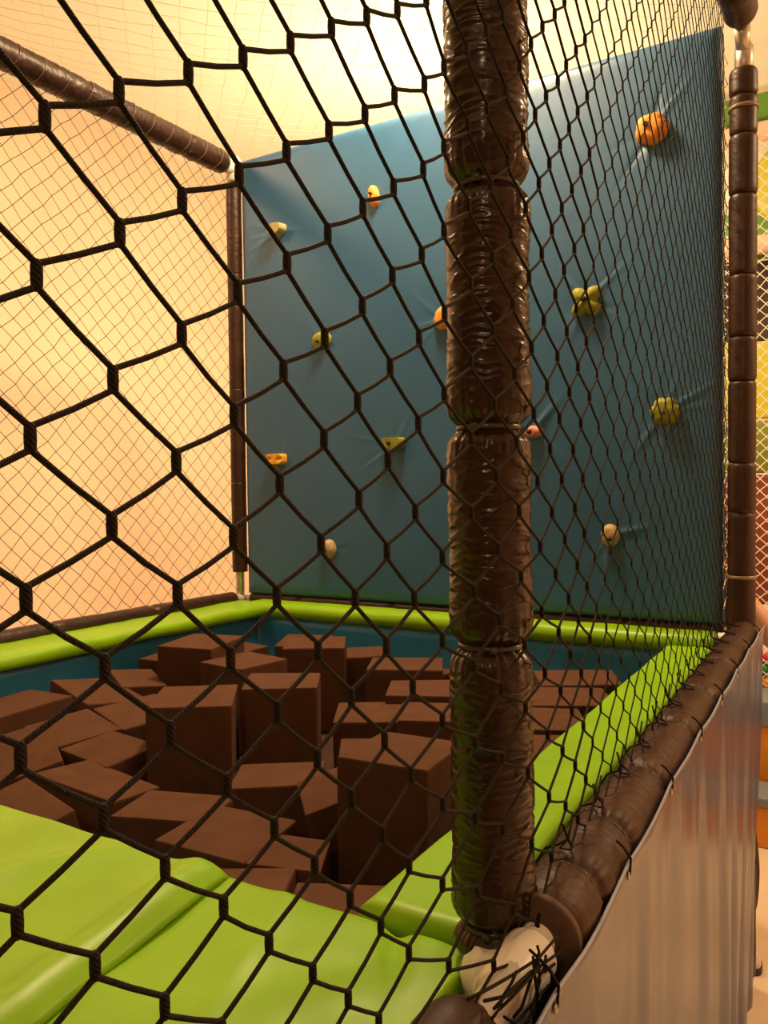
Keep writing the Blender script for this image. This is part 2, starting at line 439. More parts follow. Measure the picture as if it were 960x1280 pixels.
hold(-1.458, 1.762, 'upright orange pill-shaped hold near the top left, tilted', 'hold_orange', sh_ellipse(.026, .050, .032, p=.45), (-.002, .006, .006, .036), rot=.16)
hold(-1.741, 1.178, 'lime two-lobed hold left of the middle of the wall', 'hold_lime', sh_ellipse(.052, .032, .035, 2, .28, PI*.5), (-.006, -.006, .008, .036))
hold(-1.125, 1.205, 'orange hold peeping out from behind the foreground post', 'hold_orange', sh_ellipse(.046, .042, .04, 3, .2, .4))
hold(-2.0, .656, 'orange ledge-shaped hold with a groove, lowest orange one at the left', 'hold_yellow', sh_box(.050, .026, .045, .85, groove=.005))
hold(-1.371, .701, 'olive ledge-shaped hold with a bolt hole, left of the foreground post', 'hold_lime', sh_box(.054, .028, .045, .85, tri=True), (-.008, .004, .009, .045))
hold(-1.718, .245, 'round beige knob hold low at the left', 'hold_beige', sh_ellipse(.036, .043, .035), (-.006, -.006, .010, .036))
hold(-.299, 1.774, 'big orange lobed hold at the upper right, largest on the wall', 'hold_orange', sh_ellipse(.053, .050, .05, 5, .13, .3, p=.4), (-.012, .006, .009, .049))
hold(-.54, 1.197, 'olive yellow four-armed star hold right of the foreground post', 'hold_lime', sh_star(.043, .070, .04), (.0, .004, .010, .041))
hold(-.257, .773, 'round olive pumpkin-like hold with vertical grooves, at the right', 'hold_lime', sh_ellipse(.046, .045, .045, 6, .16, 0, p=.4), (.0, -.008, .008, .044))
hold(-.754, .723, 'small pink oval hold just right of the foreground post', 'hold_pink', sh_ellipse(.042, .024, .032, p=.45), (-.004, .0, .009, .034))
hold(-.456, .327, 'beige egg-shaped hold with a bolt hole, lowest at the right', 'hold_beige', sh_ellipse(.034, .042, .036, p=.45), (.006, -.012, .008, .037))

# ------------------------------------------------------------------ pads round the pit
def pad_obj(name, label, me, mat, base): 
    o = link(name, me, mat, base); return tag(o, label, 'pad')
def profile_pad(prof, path, seed, wob=.004, n=60):
    """prof: closed cross-section [(out, up)], path: (x, y) from start to end with the pit on its left"""
    (xa, ya), (xb, yb) = path; d = Vector((xb-xa, yb-ya, 0)); Ln = d.length; d.normalize(); nrm = Vector((-d.y, d.x, 0))
    vs = []; m = len(prof)
    for i in range(n+1):
        s_ = Ln*i/n; p = Vector((xa, ya, 0))+d*s_
        for k, (o_, u_) in enumerate(prof):
            w = wob*nz(s_*4+seed, o_*9, u_*9)+wob*.4*nz(s_*17+seed, o_*20, u_*12)
            q = p+nrm*(o_+w*.8); vs.append((q.x, q.y, u_+w))
    fs = [(i*m+k, i*m+(k+1) % m, (i+1)*m+(k+1) % m, (i+1)*m+k) for i in range(n) for k in range(m)]
    fs.append(tuple(range(m-1, -1, -1))); fs.append(tuple(n*m+k for k in range(m)))
    mb = MB(); mb.add(vs, fs); me = mb.mesh()
    bm = bmesh.new(); bm.from_mesh(me); bmesh.ops.recalc_face_normals(bm, faces=bm.faces); bm.to_mesh(me); bm.free(); return me
def round_prof(w, zt, zb, r, n=6):
    """rounded on the pit side (out = w)"""
    P = [(0, zb), (0, zt)]
    for i in range(n+1):
        a = PI/2-PI/2*i/n; P.append((w-r+r*math.cos(a), zt-r+r*math.sin(a)))
    for i in range(n+1):
        a = -PI/2*i/n; P.append((w-r+r*math.cos(a), zb+r+r*math.sin(a)))
    Q = []
    for a, b in zip(P, P[1:]+P[:1]):
        Q.append(a)
        if math.hypot(a[0]-b[0], a[1]-b[1]) > .05:
            for k in range(1, 6): Q.append((a[0]+(b[0]-a[0])*k/6, a[1]+(b[1]-a[1])*k/6))
    return Q
pad_obj('edge_pad', 'long flat lime pad along the right side of the pit, beside the rail', profile_pad(round_prof(.155, -.038, -.085, .012), [(-.045, .02), (-.076, 2.035)], 1, .003), 'green', (-.1, 1, -.085))
pad_obj('edge_pad', 'round-fronted lime pad under the blue climbing wall', profile_pad(round_prof(.105, .0, -.072, .034), [(-.085, 2.140), (-2.10, 2.140)], 2, .004), 'green', (-1.1, 2.1, -.07))
pad_obj('edge_pad', 'lime pad along the left side of the pit, in front of the peach wall', profile_pad(round_prof(.235, -.012, -.062, .022), [(-2.235, 2.14), (-2.235, -.3)], 3, .006), 'green', (-2.2, 1, -.06))
# blue lining of the pit
def lining(label, me, base): tag(link('pit_lining', me, 'pitblue', base), label, 'pit lining')
mb = MB(); mb.grid(lambda u, v: (-2.13+1.92*u, 2.075+.004*nz(u*14, v*3, 1)+.0, -.334+.264*v), 60, 8)
me = mb.mesh(); bm = bmesh.new(); bm.from_mesh(me); bmesh.ops.solidify(bm, geom=bm.faces[:], thickness=-.02); bm.to_mesh(me); bm.free()
lining('blue vinyl lining band under the lime pad at the back of the pit', me, (-1.1, 2.09, -.334))
mb = MB(); mb.grid(lambda u, v: (-2.045+.004*nz(u*14, v*3, 5), -.05+2.09*u, -.334+.274*v), 60, 8)
me = mb.mesh(); bm = bmesh.new(); bm.from_mesh(me); bmesh.ops.solidify(bm, geom=bm.faces[:], thickness=.02); bm.to_mesh(me); bm.free()
lining('blue vinyl lining band under the lime pad at the left of the pit', me, (-2.05, 1, -.334))
structure('trim_1', slab(-.17, -.15, .0, 2.06, -.46, -.09), 'pitblue')
structure('trim_2', slab(-2.03, -.17, -.05, -.025, -.46, -.09), 'pitblue')

# front landing pad and the loose vinyl sheet over its left half
def crease_x(y): return -.405+.06*min(1, max(0, -y/.35))
def front_right(u, v):
    x = -.62+(.60)*u; y = .022-.95*(1-v)
    z = -.044+.004*nz(x*5, y*5, 2)+.003*nz(x*13, y*13, 4)
    e = .022-y
    if e < .03: z -= .03*(1-e/.03)**2
    g = -.022-x
    z -= .004*math.exp(-(g/.03)**2)
    d = x+.14+.5*(y-.02)
    z -= .012*math.exp(-(d/.018)**2)*math.exp(-((y+.0)/.09)**2)
    z += .004*math.exp(-(abs(x+.30+.35*y)/.02)**2)
    return (x, y, z)
def solidify(me, t):
    bm = bmesh.new(); bm.from_mesh(me); bmesh.ops.solidify(bm, geom=bm.faces[:], thickness=t); bmesh.ops.recalc_face_normals(bm, faces=bm.faces); bm.to_mesh(me); bm.free(); return me
mb = MB(); mb.grid(front_right, 90, 120)
pad_obj('landing_pad', 'near lime vinyl landing pad in front of the pit, left of the foreground post', solidify(mb.mesh(), .05), 'green', (-.3, -.4, -.10))
def front_left(u, v):
    y = .004-.95*(1-v); xe = crease_x(y)+.012*nz(y*5, 1, 1)
    x = -2.2+(xe+2.2)*u
    d = xe-x
    z = -.028+.006*nz(x*3, y*3, 8)+.004*nz(x*9, y*7, 3)
    e = .004-y
    z += .016*math.exp(-((d-.045)/.03)**2)*(.5+.5*min(1, e/.08))
    z -= .010*max(0, 1-d/.02)
    z += .010*math.exp(-(abs((x+.62)-.55*(y+.1))/.035)**2)*math.exp(-((y+.15)/.12)**2)
    if e < .03: z -= .035*(1-e/.03)**2
    if d < .08 and e < .04: y += .012*(1-d/.08)
    return (x, y, z)
mb = MB(); mb.grid(front_left, 220, 120)
pad_obj('landing_pad', 'lime vinyl sheet at the lower left, its folded edge lapping over the nearer pad', solidify(mb.mesh(), .012), 'green', (-1.3, -.4, -.05))
structure('trim_3', slab(-2.2, -.03, -.95, -.02, -.30, -.102), 'pitblue')

# ------------------------------------------------------------------ foam blocks
structure('trim_4', slab(-2.10, -.12, -.05, 2.11, -FZ*0-.46, -.335), 'pit_shade')
def block(cx, cy, zt, yaw, sx, sy, label, tx=0, ty=0, group=None, zb=-.333):
    h = zt-zb; mb = MB(); mb.box(-sx/2, sx/2, -sy/2, sy/2, -h, 0); me = bevel_mesh(mb.mesh(), .005, 2)
    bm = bmesh.new(); bm.from_mesh(me)
    sd = random.uniform(0, 50)
    for v in bm.verts:
        n_ = Vector((nz(v.co.x*5+sd, v.co.y*5, v.co.z*5), nz(v.co.x*5, v.co.y*5+sd, v.co.z*5), nz(v.co.x*5, v.co.y*5, v.co.z*5+sd)))
        v.co += n_*.008
    bm.to_mesh(me); bm.free()
    R_ = Matrix.Rotation(math.radians(yaw), 4, 'Z') @ Matrix.Rotation(math.radians(tx), 4, 'X') @ Matrix.Rotation(math.radians(ty), 4, 'Y')
    me.transform(Matrix.Translation((cx, cy, zt)) @ R_)
    o = link('foam_block', me, 'brown_foam', (cx, cy, zb), smooth=False)
    return tag(o, label, 'foam block', group or 'brown foam blocks in the pit')
BL = [
 (-1.129, .685, -.02, 36, .21, .235, 'tall dark-fronted brown foam cube, left one of the two upright cubes side by side', 0, 0),
 (-1.025, .918, -.02, 33.5, .205, .20, 'tall brown foam cube, right one of the two upright cubes side by side', 0, 0),
 (-.425, .535, -.012, 4, .19, .205, 'biggest brown foam cube, standing half behind the foreground post', 0, 0),
 (-1.64, 1.25, -.015, 14, .20, .24, 'upright brown foam block at the back left with a pointed top', 0, 0),
 (-1.415, 1.215, -.055, -8, .20, .21, 'flat-topped brown foam block just behind the two upright cubes', 0, 0),
 (-1.345, 1.52, -.04, 31, .215, .25, 'upright brown foam block at the back, right of the pointed one', 0, 0),
 (-1.845, .655, -.125, -7, .25, .25, 'brown foam block with a small dark dot against the blue lining at the left edge', 3, -3),
 (-1.74, .885, -.12, -16, .30, .20, 'wide low brown foam block second from the left edge along the lining', -6, 4),
 (-1.77, 1.075, -.12, -28, .19, .15, 'low brown foam block by the left lining, left of the pointed back block', -5, 6),
 (-1.87, 1.36, -.11, 10, .20, .20, 'brown foam block peeping out left behind the pointed back block', 0, 0),
 (-1.505, .602, -.135, -12, .20, .185, 'flat brown foam block at the left, between the edge row and the dark-fronted cube', 6, 5),
 (-1.46, .80, -.13, -20, .21, .19, 'flat brown foam block touching the left face of the dark-fronted cube, further back', 4, 4),
 (-1.275, .53, -.135, -3, .185, .165, 'diamond-topped pale brown foam block left of the dark-fronted cube', 3, 3),
 (-1.13, .375, -.145, 12, .22, .18, 'rounded brown foam block in front of the diamond-topped one', -8, 10),
 (-.875, .36, -.15, 20, .20, .17, 'brown foam block with a rounded top, right below the dark-fronted cube', -4, 2),
 (-1.10, .150, -.13, -16, .26, .13, 'dark tilted brown foam block along the lime sheet at the lower left', 14, 0),
 (-1.41, .34, -.125, -30, .24, .22, 'slanting brown foam block at the left edge, in front of the flat ones', 12, 10),
 (-.69, .315, -.15, 12, .19, .22, 'large brown foam block near the front, left of the biggest cube', -3, 4),
 (-.79, .60, -.145, 30, .20, .19, 'brown foam block in front of the right upright cube', -3, -2),
 (-.600, .545, -.12, -48, .15, .15, 'small pale tilted brown foam block against the left face of the biggest cube', 14, 8),
 (-.545, .325, -.165, 24, .13, .15, 'brown foam block at the foot of the biggest cube', -4, 4),
 (-.53, .165, -.145, 28, .17, .14, 'low brown foam block beside the lime pad edge at the front', -8, 0),
 (-.345, .20, -.155, 30, .17, .15, 'brown foam block wedged in the front right corner of the pit', -6, 3),
 (-.95, .085, -.17, 5, .20, .15, 'brown foam block tucked under the edge of the lime sheet', 4, 0, 'hidden'),
 (-.74, .11, -.165, -6, .19, .15, 'brown foam block at the front edge, by the tip of the folded sheet', -4, 0, 'hidden'),
 (-1.30, 1.77, -.115, 28, .20, .20, 'brown foam block at the back lining, behind the upright back block', 0, -4),
 (-1.60, 1.80, -.10, 20, .20, .19, 'brown foam block in the back left corner', 3, 0),
 (-1.86, 1.66, -.13, -10, .20, .22, 'low brown foam block nearest the left back corner of the lining', 0, 0),
 (-1.05, 1.66, -.115, 26, .26, .24, 'broad flat brown foam block at the back, left of the foreground post', -2, 0),
 (-.83, 1.42, -.125, 26, .26, .24, 'broad flat brown foam block in mid-pit, left of the foreground post', -2, 0),
 (-.90, 1.17, -.15, 30, .20, .21, 'brown foam block right behind the right upright cube', 0, 0),
 (-.66, 1.17, -.12, 26, .24, .22, 'brown foam block behind the biggest cube', -2, 2),
 (-.68, .88, -.15, 32, .22, .22, 'dark brown foam block between the right upright cube and the biggest one', 0, 0),
 (-.78, 1.80, -.12, 26, .24, .22, 'brown foam block under the back lining, right behind the foreground post', 0, 0, 'hidden'),
 (-.46, 1.76, -.12, 26, .26, .22, 'farthest brown foam block of the row right of the foreground post', 0, 0),
 (-.42, 1.50, -.122, 26, .27, .22, 'second farthest brown foam block of the row right of the foreground post', 0, 0),
 (-.40, 1.245, -.122, 27, .24, .21, 'third brown foam block from the back of the row right of the foreground post', 0, 0),
 (-.34, 1.00, -.125, 27, .22, .21, 'nearest brown foam block of the row right of the foreground post', 0, 0),
]
for b in BL:
    if len(b) > 9: continue          # wholly covered by its neighbours
    block(b[0], b[1], b[2], b[3], b[4], b[5], b[6], b[7], b[8])
rf = random.Random(5); fill_no = -1
SUNKEN = {5: 'low brown foam block, a sliver in the back left corner of the blue lining', 19: 'half-sunken brown foam block just behind the right upright cube',
          20: 'half-sunken brown foam block second behind the right upright cube', 21: 'half-sunken brown foam block third behind the right upright cube',
          22: 'low brown foam block showing as a sliver at the back lining, in mid-length'}
for ix in range(9):
    for iy in range(10):
        x = -1.92+ix*.205+rf.uniform(-.03, .03); y = .09+iy*.205+rf.uniform(-.03, .03); yw = rf.uniform(-35, 35); zt = -.20+rf.uniform(-.02, .015); t1, t2 = rf.uniform(-8, 8), rf.uniform(-8, 8)
        if x > -.30 or min(math.hypot(x-b[0], y-b[1]) for b in BL) < .165 or y > 1.95: continue
        fill_no += 1
        if fill_no not in SUNKEN: continue      # the others lie wholly under their neighbours
        block(x, y, zt, yw, .17, .17, SUNKEN[fill_no], t1, t2)

# ------------------------------------------------------------------ the big black side net
def netX(y): return .0565 if y < 0 else .0565-.0515*y
def net_node(k, j):
    y = -.630+.0450*k if k <= 9 else -.225+.054*(k-9) if k <= 13 else -.009+.0495*(k-13)
    z = .0265+.0302*min(k, 9)+.0358*max(0, min(k-9, 4))+.0368*max(0, k-13)+.0715*j
    if k > 12: z = (z-.65)*1.03+.65
    tl = .06 if k <= 8 else (.06-.19*min(1, (k-8)/6))
    y += tl*(z-.65)
    return Vector((netX(y), y, z))
rn = random.Random(3)
K0, K1 = -9, 60
nodes = {}
for k in range(K0, K1):
    for j in range(-70, 60):
        p = net_node(k, j)
        if .005 < p.z < 2.07 and p.y < 2.17:
            p += Vector((rn.uniform(-.001, .001), rn.uniform(-.0016, .0016), rn.uniform(-.0016, .0016)))
            if p.z < .13 and -.30 < p.y < .02:      # drawn down to the foot of the post
                f = (1-p.z/.13)*max(0, 1-abs(p.y+.02)/.28)*.7
                p = p.lerp(Vector((.062, -.005, -.03)), f)
            nodes[(k, j)] = p
net = MB(); RC = .00165
zmin_tie = {}
for (k, j), p in nodes.items():
    far = p.y > .25
    n_ = 5 if far else 8
    hl = .0052
    up, dn = p+Vector((0, 0, hl)), p-Vector((0, 0, hl))
    if far: net.tube([dn, up], .0018, 5, uv=True)
    else:
        net.tube([dn+Vector((0, 0, -.002)), dn, p, up, up+Vector((0, 0, .002))], .0033, 8, uv=True, rs=[.0017, .0027, .0029, .0027, .0017])
    # to the next column: one cord up (k+1, same j), one cord down (k+1, j-1)
    for dj, a, s_ in ((0, up, -1), (-1, dn, 1)):
        q = nodes.get((k+1, j+dj))
        if q is None: continue
        b = q+Vector((0, 0, hl*s_))
        if far: net.tube([a, b], .00128, 5, caps=False, uv=True)
        else:
            mid = (a+b)/2+Vector((0, rn.uniform(-.0006, .0006), -.0008)); net.tube([a, mid, b], RC, 7, caps=False, uv=True)
NB2 = (.03, .6, .0)
nt_ = empty('safety_net', NB2, 'coarse black knotted safety net across the foreground, hung in front of the post', 'net')
link('mesh', net.mesh(), 'cord', NB2, nt_)
# lashings to the lower rail and to the far post
la = MB()
for i in range(13):
    y = .12+i*.155; p = Vector((netX(y), y, .06)); xr = .05-.022*y
    la = MB(); la.tube([p+Vector((0, -.02, .025)), p, Vector((xr-.012, y+.006, .047)), Vector((xr-.03, y+.010, .038)), Vector((xr-.047, y+.012, .01))], .0016, 5)
    la.tube([p+Vector((0, .02, .025)), p, Vector((xr-.006, y-.006, .0485)), Vector((xr+.008, y-.002, .0475)), Vector((xr+.004, y+.008, .049)), p], .0016, 5)
    link('lashing', la.mesh(), 'cord', NB2, nt_)
la = MB()
for i in range(27):
    z = .1+i*.07; p = Vector((-.058, 2.135, z))
    pts = [Vector((-.054, 2.08, z-.012)), p, Vector((-.058, 2.16, z+.012)), Vector((-.052, 2.185, z+.03)), Vector((-.060, 2.14, z+.045)), Vector((-.056, 2.10, z+.055))]
    la.tube(pts, .0018, 5)
link('post_lashing', la.mesh(), 'whitecord', NB2, nt_)['label'] = 'pale lacing along the far post'
# bunched cords round the foot of the near post
la = MB(); rb = random.Random(12)
U = rb.uniform
for c in [((-.262, .074), (-.15, .040), (-.032, .016)), ((-.224, .052), (-.13, .021), (-.033, .005)), ((-.193, .027), (-.13, .029), (-.081, .020)),
          ((-.119, .043), (-.13, .013), (-.151, -.009)), ((-.081, .026), (-.091, .001), (-.12, -.014)), ((-.15, .040), (-.174, .033), (-.214, .037)),
          ((-.108, .042), (-.072, -.001), (-.068, -.024)), ((-.18, .014), (-.131, -.008), (-.073, -.018)), ((-.151, -.009), (-.109, -.010), (-.091, .017)),
          ((-.22, .045), (-.12, .030), (-.04, -.010)), ((-.10, .04), (-.115, .02), (-.11, -.02))]:
    p = [Vector((.084+U(0, .012), y+U(-.004, .004), z+U(-.004, .004))) for y, z in c]
    la.tube([p[0], (p[0]+p[1])/2+Vector((.002, U(-.006, .006), U(-.006, .006))), p[1], (p[1]+p[2])/2+Vector((.002, U(-.006, .006), U(-.006, .006))), p[2]], .0016, 6)
link('bunched_cord', la.mesh(), 'cord', NB2, nt_)['label'] = 'tangle of gathered net cords at the foot of the post'

# ------------------------------------------------------------------ finer nets at the left, over the top and in the next bay
def flat_net(fn, nu, nv, r, amp, seed):
    """square-mesh net hung on the diagonal: fn(u, v) -> point"""
    mb = MB(); rr = random.Random(seed); P = {}
    for i in range(nu+1):
        for j in range(nv+1):
            if (i+j) % 2: continue
            p = Vector(fn(i/nu, j/nv)); P[(i, j)] = p+Vector((rr.uniform(-amp, amp)*.5, rr.uniform(-amp, amp), rr.uniform(-amp, amp)))
    for (i, j), p in P.items():
        for dj in (-1, 1):
            q = P.get((i+1, j+dj))
            if q is not None: mb.tube([p, q], r, 4, caps=False)
    return mb
def left_net(u, v):
    y = -.9+3.05*u; z = .03+1.99*v; return (-W-.002-.03*math.sin(PI*u)*math.sin(PI*v), y, z)
mb = flat_net(left_net, 74, 50, .0013, .005, 4)
b_ = (-W, .6, .03); t = empty('safety_net', b_, 'fine dark net in front of the peach wall at the left', 'net'); link('mesh', mb.mesh(), 'finecord', b_, t)
def roof_net(u, v):
    x = -W+2.25*u; y = -1.0+3.15*v; return (x, y, H+.045-.14*math.sin(PI*u)*math.sin(PI*v)**.5)
mb = flat_net(roof_net, 38, 54, .0008, .006, 6)
b_ = (-W/2, .6, H); t = empty('roof_net', b_, 'thin pale net stretched overhead below the ceiling', 'net'); link('mesh', mb.mesh(), 'roofcord', b_, t)
la = MB(); pts = []
for i in range(500):
    f = i/499; y = -.9+3.0*f; a = i*.36; pts.append((-W+.0555*math.cos(a), y, H+.0555*math.sin(a)))
la.tube(pts, .0012, 5); link('rail_lacing', la.mesh(), 'tie_pale', b_, t)

# ------------------------------------------------------------------ tarpaulin skirt below the side rail
def skirt(u, v):
    y = -1.3+3.485*u
    xt = .105-.022*max(0, y) if y > 0 else .105
    zt = .0+.022*min(1, max(0, y)/.6)+.010*max(0, y/2.1)
    sc = .008*abs(math.sin((y+.1)*PI/.30))       # scalloped between its eyelets
    zt -= sc
    z = zt+(FZ+.004-zt)*(1-v)
    dn = (1-v)
    fold = .010*math.sin(y*21+dn*2.6+1.4*nz(y*3, dn*1.5, 1))*dn**.6+.007*math.sin(y*43+dn*5+2*nz(y*5, dn*2, 6))*dn**.5+.010*nz(y*4, dn*2, 3)*dn
    x = xt+fold+.012*dn-.06*dn*max(0, (y-1.0)/1.2)+.004*math.exp(-((dn-.0)/.02)**2)
    y2 = y+.03*nz(y*2, dn*2, 9)*dn
    return (x, y2, z)
mb = MB(); mb.grid(skirt, 330, 80)
SB = (.1, .5, FZ)
sk = empty('tarpaulin_skirt', SB, 'glossy blue tarpaulin hanging from the side rail to the floor at the lower right', 'tarpaulin')
link('sheet', solidify(mb.mesh(), .0015), 'skirt', SB, sk)
hem = MB(); hem.tube([Vector(skirt(i/200, 1.0)) for i in range(201)], .0024, 6); link('top_hem', hem.mesh(), simple('pale_blue_hem', (.30, .33, .42), .4), SB, sk)
for i in range(11):
    y = -.10-.3*3+.30*i-.0; u = (y+1.3)/3.485
    if not 0 < u < 1: continue
    p = Vector(skirt(u, .988)); e = MB(); e.lathe([(.003, 0), (.006, 0), (.006, .002), (.003, .003)], 18, (p.x+.001, p.y, p.z), 'x')
    link('eyelet', e.mesh(), 'steel', SB, sk)
    s_ = MB(); s_.tube([p+Vector((.003, 0, .0)), p+Vector((.004, .002, .022)), p+Vector((-.006, .004, .034)), p+Vector((-.016, .006, .040))], .0018, 5)
    link('tie_cord', s_.mesh(), 'cord', SB, sk)

# ------------------------------------------------------------------ background to the right: a person, soft steps, ball pit, play frame
PBASE = (-.20, 2.66, FZ)
per = empty('person', PBASE, 'person behind the far post: a bare arm, dark trouser leg and pale shoe show', 'person')
def skin_body(chains, sub=2):
    """chains: list of [(point, radius), ...]; the first point of a later chain is an index into all points when it is an int"""
    vs, es, rs = [], [], []
    for ch in chains:
        prev = None
        for q in ch:
            if isinstance(q, int): prev = q; continue
            vs.append(q[0]); rs.append(q[1]); i = len(vs)-1
            if prev is not None: es.append((prev, i))
            prev = i
    me = bpy.data.meshes.new('body'); me.from_pydata(vs, es, [])
    o = bpy.data.objects.new('tmp', me); COL.objects.link(o)
    sm = o.modifiers.new('s', 'SKIN'); sm.use_smooth_shade = True
    for i, r in enumerate(rs):
        rr = r if isinstance(r, tuple) else (r, r)
        me.skin_vertices[0].data[i].radius = rr
    me.skin_vertices[0].data[0].use_root = True
    ss = o.modifiers.new('u', 'SUBSURF'); ss.levels = sub; ss.render_levels = sub
    dg = bpy.context.evaluated_depsgraph_get(); dg.update()
    m2 = bpy.data.meshes.new_from_object(o.evaluated_get(dg)); bpy.data.objects.remove(o); return m2
hx, hy = -.225, 2.68
V3 = lambda x, y, z: (x, y, z)
chains = [
 [(V3(hx, hy, -.38), (.145, .10)), (V3(hx, hy, -.22), (.125, .09)), (V3(hx, hy, -.03), (.15, .10)), (V3(hx, hy, .08), (.13, .085)), (V3(hx-.005, hy-.01, .155), .055), (V3(hx-.01, hy-.03, .22), .06), (V3(hx-.01, hy-.04, .29), (.073, .088)), (V3(hx-.01, hy-.035, .36), (.060, .075))],
 [3, (V3(hx+.13, hy-.03, .075), .058), (V3(hx+.205, hy-.06, -.005), .052), (V3(hx+.275, hy-.05, -.10), .047), (V3(hx+.39, hy-.07, -.17), .036), (V3(hx+.49, hy-.10, -.22), .026), (V3(hx+.53, hy-.11, -.24), .03)],
 [3, (V3(hx-.14, hy-.0, .07), .055), (V3(hx-.19, hy+.0, -.12), .043), (V3(hx-.20, hy-.02, -.24), .036), (V3(hx-.19, hy-.10, -.40), .026), (V3(hx-.19, hy-.13, -.45), .03)],
 [0, (V3(hx+.085, hy-.04, -.50), .085), (V3(hx+.15, hy-.16, -.82), .060), (V3(hx+.175, hy-.20, -.95), .057), (V3(hx+.178, hy-.235, -1.17), .040)],
 [0, (V3(hx-.085, hy, -.50), .085), (V3(hx-.09, hy-.02, -.84), .058), (V3(hx-.09, hy+.02, -.97), .055), (V3(hx-.09, hy+.03, -1.18), .040)],
]
body = link('body', skin_body(chains), 'skin', PBASE, per)
# trousers and shirt follow the body a little outside it
trs = [[(V3(hx, hy, -.36), (.155, .112)), (V3(hx, hy, -.44), (.16, .115))],
 [1, (V3(hx+.085, hy-.04, -.52), .098), (V3(hx+.15, hy-.16, -.82), .074), (V3(hx+.175, hy-.20, -.95), .071), (V3(hx+.176, hy-.23, -1.14), .056)],
 [1, (V3(hx-.085, hy, -.52), .098), (V3(hx-.09, hy-.02, -.84), .072), (V3(hx-.09, hy+.02, -.97), .069), (V3(hx-.09, hy+.03, -1.15), .058)]]
link('trousers', skin_body(trs), 'trousers', PBASE, per)
shirt = [[(V3(hx, hy, -.37), (.152, .11)), (V3(hx, hy, -.22), (.14, .105)), (V3(hx, hy, -.03), (.162, .115)), (V3(hx, hy, .07), (.135, .095)), (V3(hx-.003, hy-.005, .115), .075)],
 [3, (V3(hx+.125, hy-.03, .075), .062)], [3, (V3(hx-.13, hy, .07), .062)]]
link('shirt', skin_body(shirt), 'shirt', PBASE, per)
mb = MB()
def hairf(u, v):
    a = 2*PI*u; b = PI*.62*v; r = .092+.004*nz(math.cos(a)*6, math.sin(a)*6, b*8)
    return (hx-.01+r*.88*math.sin(b)*math.cos(a), hy-.022+r*1.05*math.sin(b)*math.sin(a)+.012, .325+r*math.cos(b))
mb.grid(hairf, 32, 16); link('hair', mb.mesh(), 'hair', PBASE, per)
for sx, cx, cy, ang in ((1, hx+.172, hy-.265, -1.05), (-1, hx-.09, hy+.0, -1.3)):
    sh = MB(); so = MB(); ca, sa = math.cos(ang), math.sin(ang)
    def shoe(a, t, w=.043, l=.125):
        x = l*math.cos(a)+.03; y = w*math.sin(a)*(1+.1*math.cos(a))
        k = math.cos(t*PI/2*.97)**.6; h = (.055+.03*(1-math.cos(a))/2)*math.sin(t*PI/2)
        return x*k, y*k, h
    vs = []; N_ = 28
    for jj in range(9):
        for kk in range(N_):
            x, y, h = shoe(2*PI*kk/N_, jj/8); vs.append((cx+ca*x-sa*y, cy+sa*x+ca*y, FZ+.022+h))
    fs = [(j*N_+k, j*N_+(k+1) % N_, (j+1)*N_+(k+1) % N_, (j+1)*N_+k) for j in range(8) for k in range(N_)]+[tuple(8*N_+k for k in range(N_))]
    sh.add(vs, fs); s_o = link('shoe', sh.mesh(), 'shoe', PBASE, per)
    vs = []
    for z in (0, .024):
        for kk in range(N_):
            x, y, h = shoe(2*PI*kk/N_, 0, .046, .13); vs.append((cx+ca*x-sa*y, cy+sa*x+ca*y, FZ+z))
    so.add(vs, [(k, (k+1) % N_, N_+(k+1) % N_, N_+k) for k in range(N_)]+[tuple(range(N_-1, -1, -1)), tuple(N_+k for k in range(N_))])
    link('sole', so.mesh(), 'shoe_dark', s_o['at'], s_o, smooth=False)
# five fingers for the reaching hand
hd = MB(); hc = Vector((hx+.535, hy-.115, -.245))
for i in range(4):
    o_ = (i-1.5)*.018; ln = (.075, .085, .08, .062)[i]
    hd.tube([hc+Vector((o_, 0, 0)), hc+Vector((o_*1.15, -.03, -.03)), hc+Vector((o_*1.2, -.03-ln*.35, -.045-ln*.4)), hc+Vector((o_*1.2, -.03-ln*.45, -.05-ln*.75))], .008, 10, rs=[.010, .0092, .0085, .007])
hd.tube([hc+Vector((-.025, .01, .01)), hc+Vector((-.045, -.01, -.015)), hc+Vector((-.05, -.03, -.04))], .009, 10, rs=[.011, .0095, .008])
link('hand', hd.mesh(), 'skin', PBASE, per)

# soft steps and the ball pit
def soft_step(label, x0, x1, y0, y1, z0, z1, ct):
    b_ = ((x0+x1)/2, (y0+y1)/2, z0); t = empty('soft_step', b_, label, 'step')
    link('padded_body', rbox(x0, x1, y0, y1, z0, z1-ct, .012), 'orange', b_, t)
    link('grey_top', rbox(x0-.012, x1+.012, y0-.012, y1, z1-ct+.0005, z1, .010), 'grey_vinyl', b_, t)
soft_step('lower orange soft step with a blue-grey top, on the floor at the right edge', -.30, .9, 3.42, 3.66, FZ, -1.0, .05)
soft_step('upper orange padded block with a blue-grey top, in front of the coloured balls', -.30, .9, 3.70, 4.02, FZ, -.60, .13)
pitb = (-.0, 4.7, FZ); bp = empty('ball_pit', pitb, 'ball pit filled with coloured plastic balls behind the orange step', 'ball pit')
link('pit_floor', rbox(-.6, 1.2, 4.05, 5.3, FZ, -.78, .02), 'grey_vinyl', pitb, bp)
link('side_pad', rbox(-.72, -.6, 4.05, 5.3, FZ, -.5, .02), 'orange', pitb, bp)
link('side_pad', rbox(1.2, 1.32, 4.05, 5.3, FZ, -.5, .02), 'orange', pitb, bp)
bl_me = {}
